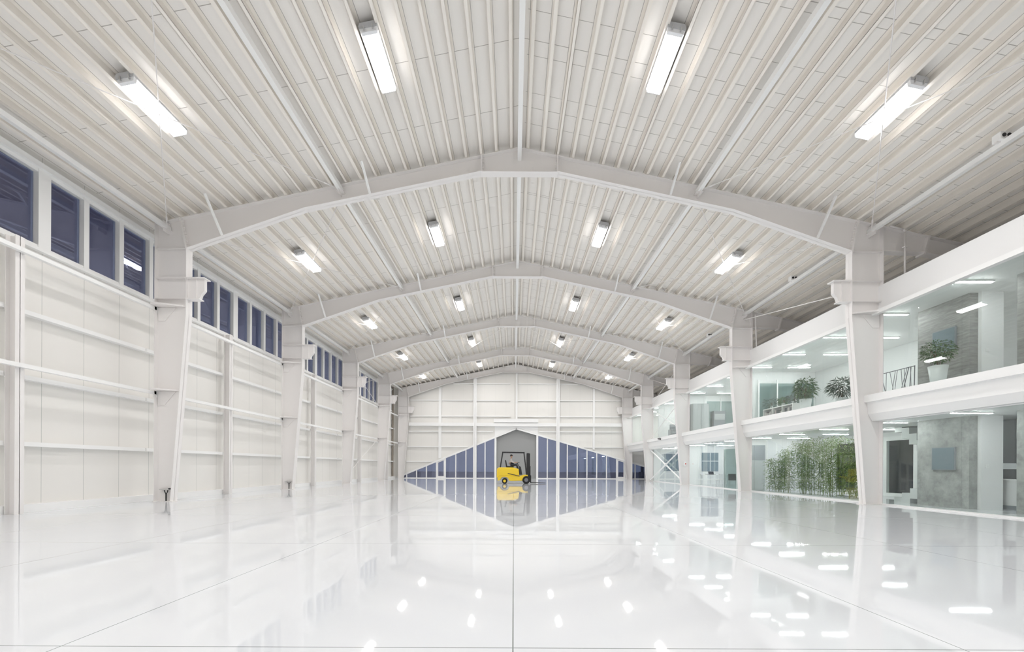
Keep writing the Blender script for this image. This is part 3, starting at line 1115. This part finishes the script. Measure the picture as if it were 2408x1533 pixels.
potted('potted_tree', 'bushy small tree in a tapered white pot before the upper concrete wall', (12.80, 12.84, ZF), 0.70, 0.15, 0.235, 0.45, (0.40, 0.34), 900, 0.085, 0.035, 'leaf', 11)
potted('potted_shrub', 'large leafy shrub in a tapered white pot behind the upper glass', (12.75, 18.6, ZF), 0.62, 0.15, 0.24, 0.48, (0.40, 0.46), 620, 0.17, 0.045, 'leaf', 12)
potted('potted_palm', 'grey-green spiky plant near the upper glass beside the closest office column', (12.75, 16.55, ZF), 0.35, 0.14, 0.2, 0.42, (0.40, 0.34), 420, 0.22, 0.03, 'leaf_grey', 13)
potted('potted_fern', 'tall thin grey-green plant beside the spiky one upstairs', (12.9, 15.7, ZF), 0.35, 0.14, 0.2, 0.75, (0.26, 0.30), 220, 0.2, 0.03, 'leaf_grey', 14)
# low shelf with files and plants
sh = thing('low_shelf', 'long low white shelf of files behind the upper glass', 'shelf', (12.85, 20.45, ZF))
MB().box(-0.2, 0.2, -1.15, 1.15, 0.52, 0.56).build('top', 'trim', sh)
MB().box(-0.2, 0.2, -1.15, 1.15, 0.0, 0.06).build('bottom', 'trim', sh)
for yy in (-1.15, -0.39, 0.37, 1.11):
    MB().box(-0.2, 0.2, yy, yy + 0.04, 0.06, 0.52).build('divider', 'trim', sh)
MB().box(0.18, 0.2, -1.11, 1.11, 0.06, 0.52).build('back', 'trim', sh)
rr = random.Random(5)
spots = [(-1.08, -0.45), (-0.33, 0.32), (0.43, 1.08)]
nf = 0
for ci, (y0, y1) in enumerate(spots):
    yy = y0
    i = 0
    while yy < y1 - 0.08:
        w_ = rr.uniform(0.055, 0.085)
        hh = rr.uniform(0.26, 0.36)
        cm, cn = rr.choice((('book_a', 'grey'), ('book_b', 'dark'), ('book_c', 'rosy grey'), ('paper', 'pale')))
        o = MB().box(12.68, 12.95, 20.45 + yy, 20.45 + yy + w_, ZF + 0.06, ZF + 0.06 + hh).build('file_folder', cm)
        tag(o, "%s file folder, %s in the %s compartment of the low upstairs shelf" % (cn, ORD[i], ("near", "middle", "far")[ci]), 'file', 'files on the low shelf')
        yy += w_ + 0.006
        i += 1
for yy, lb, rad, mt, sd in ((21.2, "wide leafy grey-green plant on the far end of the low upstairs shelf", 0.36, 'leaf_grey', 21),
                            (20.3, "small round green plant in the middle of the low upstairs shelf", 0.2, 'leaf', 22),
                            (19.6, "small spiky plant on the near end of the low upstairs shelf", 0.24, 'leaf_grey', 23)):
    potted('shelf_plant', lb, (12.85, yy, ZF + 0.56), 0.14, 0.06, 0.08, 0.14, (rad, rad * 0.65), 170, 0.16, 0.03, mt, sd, 'plants on the low shelf')

# bamboo behind the ground floor glass
spots = [(16.0, 12.75), (16.5, 13.25), (16.95, 12.7), (17.45, 13.3), (17.9, 12.75), (18.35, 13.25), (18.75, 12.7), (19.2, 13.2), (19.7, 12.75), (20.3, 12.85), (20.75, 12.7)]
hs = [1.9, 2.5, 2.55, 2.6, 2.55, 2.65, 2.5, 2.6, 2.4, 2.0, 1.75]
for i, ((yy, xx), hh) in enumerate(zip(spots, hs)):
    rnd = random.Random(100 + i)
    o = thing('bamboo_plant', "green bamboo behind the ground floor glass, %s counting away from the camera" % ORD[i], 'bamboo', (xx, yy, 0), 0, 'bamboo behind the glass')
    f = MB()
    for c in range(5):
        bx, by = rnd.uniform(-.2, .2), rnd.uniform(-.26, .26)
        tx, ty = bx + rnd.uniform(-.14, .14), by + rnd.uniform(-.2, .2)
        h_ = hh * rnd.uniform(.8, 1.0)
        t = MB()
        t.tube((bx, by, 0), (tx, ty, h_), 0.011, 6, 0.005)
        for q in range(1, 7):
            z = q / 7
            px_, py_ = bx + (tx - bx) * z, by + (ty - by) * z
            t.tube((px_, py_, z * h_ - 0.008), (px_, py_, z * h_ + 0.008), 0.014, 6)
        t.build('culm', 'culm', o)
        for _ in range(230):
            z = rnd.uniform(0.08, 1.02) ** 0.85
            px_, py_ = bx + (tx - bx) * z, by + (ty - by) * z
            a = rnd.uniform(0, 6.283)
            r_ = rnd.uniform(0.02, 0.27)
            f.leaf((px_ + r_ * math.cos(a), py_ + r_ * math.sin(a), z * h_ + rnd.uniform(-.05, .02)), (math.cos(a + rnd.uniform(-.7, .7)), math.sin(a + rnd.uniform(-.7, .7)), rnd.uniform(-.7, .35)), rnd.uniform(.09, .15), 0.023, 0.3)
    f.build('foliage', 'bamboo_leaf', o)
o = thing('planter', 'long low white planter under the bamboo', 'planter', (13.0, 18.4, 0))
MB().box(-0.55, 0.55, -2.75, 2.75, 0, 0.05).build('tray', 'trim', o)
MB().box(-0.5, 0.5, -2.7, 2.7, 0.05, 0.06).build('pale_gravel', 'tread', o)

# meeting table, things on it and chairs in the third bay
t = thing('office_table', 'white table with slim legs behind the glass of the third bay', 'table', (13.15, 27.9, 0))
MB().box(-0.6, 0.6, -0.75, 0.75, 0.73, 0.76).build('tabletop', 'trim', t)
for sx in (-0.55, 0.55):
    for sy in (-0.7, 0.7):
        MB().box(sx - 0.025, sx + 0.025, sy - 0.025, sy + 0.025, 0, 0.73).build('leg', 'trim', t)
MB().box(-0.55, 0.55, 0.68, 0.70, 0.35, 0.38).build('stretcher', 'trim', t)
o = thing('laptop', 'dark open laptop on the white office table', 'laptop', (12.95, 27.75, 0.76))
MB().box(-0.17, 0.17, -0.12, 0.12, 0, 0.015).build('keyboard_base', 'dark', o)
MB().bar((0, 0.12, 0.01), (0, 0.2, 0.2), 0.34, 0.01, (0, 1, 0)).build('lid', 'dark', o)
tag(MB().box(12.75, 13.05, 28.15, 28.4, 0.76, 0.79).build('document_tray', 'book_b'), 'flat dark document tray on the far end of the white table', 'tray')
tag(MB().box(13.3, 13.55, 27.4, 27.6, 0.76, 0.80).build('paper_pile', 'paper'), 'low pile of pale paper on the white table', 'paper')


def shell_chair(loc, rz, lab, mat, group='chairs at the white table'):
    o = thing('shell_chair', lab, 'chair', loc, rz, group)
    s = MB()
    s.box(-0.22, 0.22, -0.22, 0.2, 0.43, 0.46)
    s.build('seat', mat, o, bevel=0.02)
    s = MB()
    s.pyz([(0.18, 0.44), (0.22, 0.44), (0.30, 0.84), (0.27, 0.84)], -0.21, 0.21)
    s.build('backrest', mat, o, bevel=0.012)
    for sx in (-0.16, 0.16):
        for sy in (-0.15, 0.15):
            MB().tube((sx, sy, 0.43), (sx * 1.25, sy * 1.3, 0), 0.012, 6).build('leg', 'alu', o)


shell_chair((13.0, 26.7, 0), PI, "white shell chair at the near end of the white office table", 'white')
shell_chair((13.5, 26.2, 0), PI * 0.8, "black shell chair behind the white one near the office table", 'dark')

# ------------------------------------------------------------------ cross bracing of the office bay
a, b = BAYS[3]
xw = 11.99
for p, q, lb in (((xw, a + 0.2, 0.12), (xw, b - 0.15, 2.72), "thick white brace tube rising away from the camera before the office glass"),
                 ((xw - 0.03, a + 0.2, 2.72), (xw - 0.03, b - 0.15, 0.12), "thick white brace tube falling away from the camera before the office glass")):
    o = thing('brace_tube', lb, 'brace', p, 0, 'thick cross brace of the office bay')
    dv = Vector(q) - Vector(p)
    MB().tube((0, 0, 0), dv, 0.05, 10).build('tube', 'trim', o, smooth=False)
    MB().bar(dv * 0.44, dv * 0.56, 0.03, 0.16, (1, 0, 0)).build('joint_plate', 'trim', o)
    MB().bar(dv * 0.985, dv * 1.0, 0.1, 0.16, (1, 0, 0)).build('end_plate', 'trim', o)
rod((xw, b - 0.15, 6.3), (xw, a + 0.2, 3.75), "thin white rod falling towards the camera before the upper office glass", 'office bracing rods', 0.02)
rod((xw, b - 0.15, 3.75), (xw, a + 0.2, 6.3), "thin white rod rising towards the camera before the upper office glass", 'office bracing rods', 0.02)
rod((xw, b - 0.15, 8.9), (xw, a + 0.2, 6.6), "thin white rod falling towards the camera above the office parapet", 'office bracing rods', 0.018)
rod((xw, b - 0.15, 6.6), (xw, a + 0.2, 8.9), "thin white rod rising towards the camera above the office parapet", 'office bracing rods', 0.018)

# long thin stay under the office side roof in the second and third bays
for k in (1,):
    rod((XC + EX, FY[1] + 0.2, EZ - 0.2), (12.0, FY[0] + 0.3, 7.35), "thin white stay from the eave strut down to the parapet in the second bay", 'office bracing rods', 0.02)

# conduit beside the closest office column
o = thing('conduit_pipe', 'bent white conduit pipe from the roof beam down to the office parapet', 'pipe', (12.85, F1 - 0.2, 7.28))
MB().path([(0, 0, 0), (0, 0, 1.72), (-0.06, 0, 1.8), (-0.5, 0, 1.9)], 0.028, 8).build('pipe', 'steel', o, smooth=True)
MB().box(-0.06, 0.06, -0.05, 0.05, 1.2, 1.23).build('clamp', 'steel', o)
tag(MB().tube((12.35, FY[1] - 0.25, 7.28), (12.28, FY[1] - 0.25, 9.0), 0.03, 8).build('drain_pipe', 'steel'),
    'thin white pipe standing on the parapet behind the second office column', 'pipe')

# twin spot emergency lamps on the office side eave strut
o0 = None
for k in range(3):
    lab = "white twin-eye emergency lamp on the office side eave strut in %s" % BN[k]
    if o0 is None:
        o0 = o = thing('emergency_lamp', lab, 'emergency lamp', (0, 0, 0), 0, 'emergency lamps on the eave strut')
        MB().box(-0.14, 0.14, -0.1, 0.1, 0.0, 0.2).build('body', 'trim', o, bevel=0.015)
        for x in (-0.06, 0.06):
            m = MB()
            m.tube((x, -0.115, 0.1), (x, -0.1, 0.1), 0.045, 14)
            m.build('lens', 'dark', o)
        MB().box(-0.16, 0.2, -0.03, 0.03, -0.03, 0.0).build('bracket', 'steel', o)
        MB().tube((0.05, 0, 0.2), (0.05, 0, 0.42), 0.01, 6).build('cable', 'rubber', o)
    else:
        o = copy_tree(o0)
        o['label'] = lab
    a, b = BAYS[k]
    o.location = (XC + EX + 0.0, (a + b) / 2 - 0.02, EZ + 0.066)

# small fittings
o = thing('alarm_panel', 'small white panel with red button on the third office column', 'panel', (XC + 11.75, FY[2] - 0.02, 1.35))
MB().box(-0.09, 0.09, -0.05, 0, -0.02, 0.28).build('case', 'trim', o)
MB().tube((0.05, -0.065, 0.12), (0.05, -0.05, 0.12), 0.04, 12).build('button', 'red', o)
o = thing('wall_camera', 'small black camera on the floor edge beam of the fourth bay', 'camera', (11.68, 34.0, 3.5))
MB().tube((-0.02, -0.25, -0.03), (-0.06, 0.25, 0.03), 0.05, 8).build('body', 'dark', o)
MB().box(-0.05, 0.0, -0.03, 0.03, 0.03, 0.1).build('mount', 'alu', o)
o = thing('door_handle_bar', 'slim steel pull bar on the glass door beside the second office column', 'door handle', (XG - 0.05, FY[1] + 0.7, 0.1))
MB().tube((0, 0, 0), (0, 0, 1.9), 0.015, 8).build('bar', 'alu', o)
MB().box(-0.02, 0.04, -0.03, 0.03, 0.85, 1.05).build('lock', 'rod_dark', o)
o = thing('fire_extinguisher', 'red wheeled fire extinguisher at the foot of the fourth office column', 'fire extinguisher', (12.75, 39.6, 0))
m = MB()
m.lathe([(0.10, 0.1), (0.15, 0.14), (0.15, 0.62), (0.11, 0.74), (0.04, 0.8)], n=16)
m.build('cylinder', 'red', o, smooth=True)
for x in (-0.2, 0.2):
    m = MB()
    m.tube((x - 0.025, 0.1, 0.13), (x + 0.025, 0.1, 0.13), 0.13, 14)
    m.build('wheel', 'rubber', o)
MB().path([(-0.15, 0.12, 0.13), (-0.15, 0.16, 0.95), (0.15, 0.16, 0.95), (0.15, 0.12, 0.13)], 0.015, 6).build('handle', 'red', o)
MB().path([(0.03, 0, 0.8), (0.18, -0.05, 0.7), (0.2, -0.05, 0.3)], 0.015, 6).build('hose', 'rubber', o)
# dark blocks standing outside the gable
o = thing('pallet_truck', 'dark machine standing outside behind the sloping office side glass', 'machine', (14.6, 46.5, -0.16))
MB().box(-0.8, 0.8, -0.5, 0.5, 0.2, 0.9).build('body', 'night', o, bevel=0.05)
MB().box(-0.6, -0.5, -0.4, 0.4, 0.9, 1.7).build('mast', 'night', o)
for x in (-0.5, 0.5):
    m = MB()
    m.tube((x, -0.55, 0.22), (x, 0.55, 0.22), 0.22, 14)
    m.build('wheel', 'rubber', o)

# ------------------------------------------------------------------ forklift
fk = thing('forklift', 'yellow counterbalance forklift facing the office side before the grey gate', 'forklift', (0.0, 31.0, 0))
b = MB()
b.pxz([(-1.22, 0.42), (-1.20, 1.06), (-1.08, 1.17), (-0.05, 1.17), (0.36, 1.06), (0.40, 0.62), (0.40, 0.56), (-1.0, 0.56)], -0.55, 0.55)
b.build('counterweight', 'yellow', fk, bevel=0.05)
b = MB()
b.pxz([(-1.15, 0.22), (-1.17, 0.56), (0.40, 0.56), (0.72, 0.64), (1.02, 0.64), (1.0, 0.50), (0.72, 0.22), (-0.32, 0.2), (-0.4, 0.40), (-0.52, 0.48), (-0.78, 0.48), (-0.9, 0.40), (-0.98, 0.24)], -0.52, 0.52)
b.build('chassis', 'yellow', fk, bevel=0.02)
b = MB()
b.pxz([(-0.45, 0.72), (-0.40, 0.76), (0.42, 0.57), (0.42, 0.52)], -0.565, 0.565)
b.build('side_stripe', 'dark', fk)


def wheel(x, z, r, w, yc):
    t = MB()
    prof = [(r * 0.5, -w / 2), (r * 0.92, -w / 2), (r, -w * 0.32), (r, w * 0.32), (r * 0.92, w / 2), (r * 0.5, w / 2)]
    t.lathe(prof, n=24)
    t.v = [(x + a, yc + c, z + b_) for a, b_, c in t.v]
    o = t.build('tyre', 'rubber', fk, smooth=False)
    h = MB()
    h.tube((x, yc - w / 2 - 0.01, z), (x, yc + w / 2 + 0.01, z), r * 0.5, 16)
    h.build('hub', 'yellow' if r < 0.25 else 'rod_dark', o)


for yc in (-0.48, 0.48):
    wheel(0.90, 0.275, 0.275, 0.22, yc)
    wheel(-0.65, 0.195, 0.195, 0.18, yc)
g = MB()
for yy in (-0.46, 0.46):
    g.bar((-0.98, yy, 1.14), (-0.80, yy, 2.26), 0.06, 0.06, (0, 1, 0))
    g.bar((0.93, yy, 0.64), (0.86, yy, 1.3), 0.06, 0.06, (0, 1, 0))
    g.bar((0.86, yy, 1.3), (0.74, yy, 2.24), 0.06, 0.06, (0, 1, 0))
    g.bar((-0.84, yy, 2.26), (0.78, yy, 2.24), 0.07, 0.07, (0, 1, 0))
for i in range(8):
    x = -0.80 + 1.54 * i / 7
    g.box(x - 0.02, x + 0.02, -0.46, 0.46, 2.24, 2.29)
g.build('overhead_guard', 'dark', fk)
ms = MB()
for yy in (-0.34, 0.34):
    ms.box(0.94, 1.07, yy - 0.05, yy + 0.05, 0.1, 2.2)
    ms.box(1.07, 1.18, yy - 0.04, yy + 0.04, 0.12, 2.18)
ms.box(0.98, 1.1, -0.34, 0.34, 2.08, 2.2)
ms.box(0.98, 1.1, -0.34, 0.34, 1.0, 1.08)
ms.tube((1.05, 0, 0.2), (1.05, 0, 1.7), 0.06, 12)
mo = ms.build('mast', 'dark', fk)
cg = MB()
cg.box(1.18, 1.22, -0.5, 0.5, 0.5, 0.58)
cg.box(1.18, 1.22, -0.5, 0.5, 0.15, 0.23)
for i in range(7):
    yy = -0.48 + 0.96 * i / 6
    cg.box(1.185, 1.21, yy - 0.015, yy + 0.015, 0.58, 1.25)
cg.box(1.18, 1.22, -0.5, 0.5, 1.22, 1.26)
cg.build('load_backrest', 'dark', fk)
for yy in (-0.28, 0.28):
    f = MB()
    f.pxz([(1.2, 0.06), (2.32, 0.05), (2.32, 0.065), (1.26, 0.10), (1.26, 0.6), (1.2, 0.6)], yy - 0.06, yy + 0.06)
    f.build('fork', 'dark', fk)
s = MB()
s.box(-0.55, 0.0, -0.25, 0.25, 1.17, 1.27)
s.pxz([(-0.55, 1.2), (-0.45, 1.2), (-0.56, 1.7), (-0.64, 1.7)], -0.24, 0.24)
s.build('driver_seat', 'dark', fk, bevel=0.03)
sw = MB()
n = 20
ctr, ax = Vector((0.26, 0, 1.48)), Vector((-0.45, 0, 0.9)).normalized()
u, v = Vector((0, 1, 0)), ax.cross(Vector((0, 1, 0)))
pts = [ctr + (u * math.cos(2 * PI * i / n) + v * math.sin(2 * PI * i / n)) * 0.18 for i in range(n + 1)]
sw.path(pts, 0.015, 6)
sw.tube(ctr, ctr - ax * 0.4, 0.025, 8)
sw.build('steering_wheel', 'dark', fk)
ds = MB()
ds.pxz([(0.40, 0.64), (0.62, 0.64), (0.52, 1.2), (0.42, 1.28), (0.36, 1.24)], -0.4, 0.4)
ds.build('dashboard', 'dark', fk)

# ------------------------------------------------------------------ driver
def skin_mesh(name, verts, edges, radii, mat, parent, root_i=0, sub=2):
    me = bpy.data.meshes.new(name)
    me.from_pydata(verts, edges, [])
    o = bpy.data.objects.new(name, me)
    COL.objects.link(o)
    o.parent = parent
    me.materials.append(M[mat])
    m = o.modifiers.new('skin', 'SKIN')
    m.use_smooth_shade = True
    for i, r_ in enumerate(radii):
        r_ = r_ if isinstance(r_, tuple) else (r_, r_)
        me.skin_vertices[0].data[i].radius = r_
        me.skin_vertices[0].data[i].use_root = (i == root_i)
    su = o.modifiers.new('sub', 'SUBSURF')
    su.levels = sub
    su.render_levels = sub
    return o


pr = thing('person', 'seated forklift driver in pale shirt and dark trousers reaching for the wheel', 'person', (-0.22, 31.0, 1.27))
# body: pelvis, belly, chest, neck, head
V = [(0, 0, 0.10), (-0.02, 0, 0.28), (0.0, 0, 0.44), (0.03, 0, 0.56), (0.05, 0, 0.62), (0.07, 0, 0.70), (0.08, 0, 0.76)]
E = [(0, 1), (1, 2), (2, 3), (3, 4), (4, 5), (5, 6)]
Rr = [(0.14, 0.17), (0.12, 0.15), (0.12, 0.16), 0.06, 0.052, (0.085, 0.075), (0.07, 0.065)]


def chain(start, pts, rs):
    prev = start
    for p, r_ in zip(pts, rs):
        V.append(p)
        Rr.append(r_)
        E.append((prev, len(V) - 1))
        prev = len(V) - 1
    return prev


for s in (-1, 1):
    chain(2, [(0.02, s * 0.17, 0.48), (0.12, s * 0.21, 0.28), (0.30, s * 0.17, 0.25), (0.42, s * 0.15, 0.28), (0.46, s * 0.14, 0.29)], [0.058, 0.05, 0.04, 0.03, 0.034])
    chain(0, [(0.08, s * 0.11, 0.08), (0.44, s * 0.13, 0.09), (0.50, s * 0.13, -0.16), (0.50, s * 0.13, -0.38), (0.58, s * 0.13, -0.43), (0.66, s * 0.13, -0.44)], [0.09, 0.066, 0.052, 0.042, 0.042, 0.03])
skin_mesh('body', V, E, Rr, 'skin', pr)
# fingers
for s in (-1, 1):
    for i in range(4):
        y0 = s * 0.14 + (i - 1.5) * 0.018
        l_ = (0.9, 1.0, 0.96, 0.8)[i]
        skin_mesh('finger', [(0.46, y0, 0.30), (0.46 + 0.04 * l_, y0, 0.315), (0.46 + 0.062 * l_, y0, 0.295), (0.46 + 0.05 * l_, y0, 0.27)],
                  [(0, 1), (1, 2), (2, 3)], [0.009, 0.0085, 0.008, 0.007], 'skin', pr, 0, 1)
    skin_mesh('thumb', [(0.43, s * 0.12, 0.285), (0.455, s * 0.095, 0.27), (0.49, s * 0.09, 0.262)], [(0, 1), (1, 2)], [0.011, 0.0095, 0.008], 'skin', pr, 0, 1)
# shirt
V, E = [(0, 0, 0.10), (-0.02, 0, 0.28), (0.0, 0, 0.44), (0.03, 0, 0.56)], [(0, 1), (1, 2), (2, 3)]
Rr = [(0.15, 0.18), (0.135, 0.165), (0.135, 0.175), 0.072]
for s in (-1, 1):
    chain(2, [(0.02, s * 0.17, 0.48), (0.12, s * 0.21, 0.28), (0.28, s * 0.175, 0.25)], [0.07, 0.062, 0.05])
skin_mesh('shirt', V, E, Rr, 'shirt', pr)
V, E, Rr = [(0, 0, 0.09)], [], [(0.155, 0.18)]
for s in (-1, 1):
    chain(0, [(0.08, s * 0.11, 0.08), (0.44, s * 0.13, 0.09), (0.50, s * 0.13, -0.16), (0.50, s * 0.13, -0.34)], [0.1, 0.08, 0.066, 0.06])
skin_mesh('trousers', V, E, Rr, 'trousers', pr)
m = MB()
m.ball((0.045, 0, 0.765), 0.098, 0.088, 0.085, 16, 10)
m.build('hair', 'hair', pr, smooth=True)
m = MB()
m.pxz([(0.145, 0.73), (0.178, 0.70), (0.145, 0.695)], -0.014, 0.014)
m.build('nose', 'skin', pr)
for s in (-1, 1):
    m = MB()
    m.ball((0.140, s * 0.03, 0.735), 0.012, 0.012, 0.009, 10, 6)
    m.build('eye', 'dark', pr, smooth=True)
    m = MB()
    m.ball((0.065, s * 0.085, 0.71), 0.022, 0.012, 0.032, 10, 6)
    m.build('ear', 'skin', pr, smooth=True)
m = MB()
m.box(0.143, 0.152, -0.025, 0.025, 0.662, 0.670)
m.build('mouth', 'red', pr)
for s in (-1, 1):
    m = MB()
    m.box(0.46, 0.72, s * 0.13 - 0.045, s * 0.13 + 0.045, -0.49, -0.40)
    m.build('shoe', 'dark', pr, bevel=0.03)

# ------------------------------------------------------------------ world: dusk sky
wd = bpy.data.worlds.new('dusk')
scene.world = wd
wd.use_nodes = True
nt = wd.node_tree
for nn in list(nt.nodes):
    nt.nodes.remove(nn)
wo = nt.nodes.new('ShaderNodeOutputWorld')
bg = nt.nodes.new('ShaderNodeBackground')
tc = nt.nodes.new('ShaderNodeTexCoord')
sp = nt.nodes.new('ShaderNodeSeparateXYZ')
nt.links.new(tc.outputs['Generated'], sp.inputs[0])
rp = nt.nodes.new('ShaderNodeValToRGB')
rp.color_ramp.elements[0].position = 0.0
rp.color_ramp.elements[1].position = 0.35
rp.color_ramp.elements[0].color = (0.105, 0.12, 0.16, 1)
rp.color_ramp.elements[1].color = (0.022, 0.022, 0.045, 1)
nt.links.new(sp.outputs[2], rp.inputs[0])
nt.links.new(rp.outputs[0], bg.inputs[0])
bg.inputs[1].default_value = 1.0
nt.links.new(bg.outputs[0], wo.inputs[0])

# ------------------------------------------------------------------ view
vs = scene.view_settings
vs.view_transform = 'Standard'
vs.look = 'None'
vs.exposure = 0.36
vs.gamma = 1.0
vs.use_curve_mapping = False
cy = scene.cycles
cy.max_bounces = 10
cy.diffuse_bounces = 6
cy.glossy_bounces = 4
cy.transmission_bounces = 4
cy.use_adaptive_sampling = True
cy.adaptive_threshold = 0.08
cy.adaptive_min_samples = 20
cy.transparent_max_bounces = 16
cy.sample_clamp_indirect = 8.0
cy.caustics_reflective = False
cy.caustics_refractive = False
cy.use_denoising = True
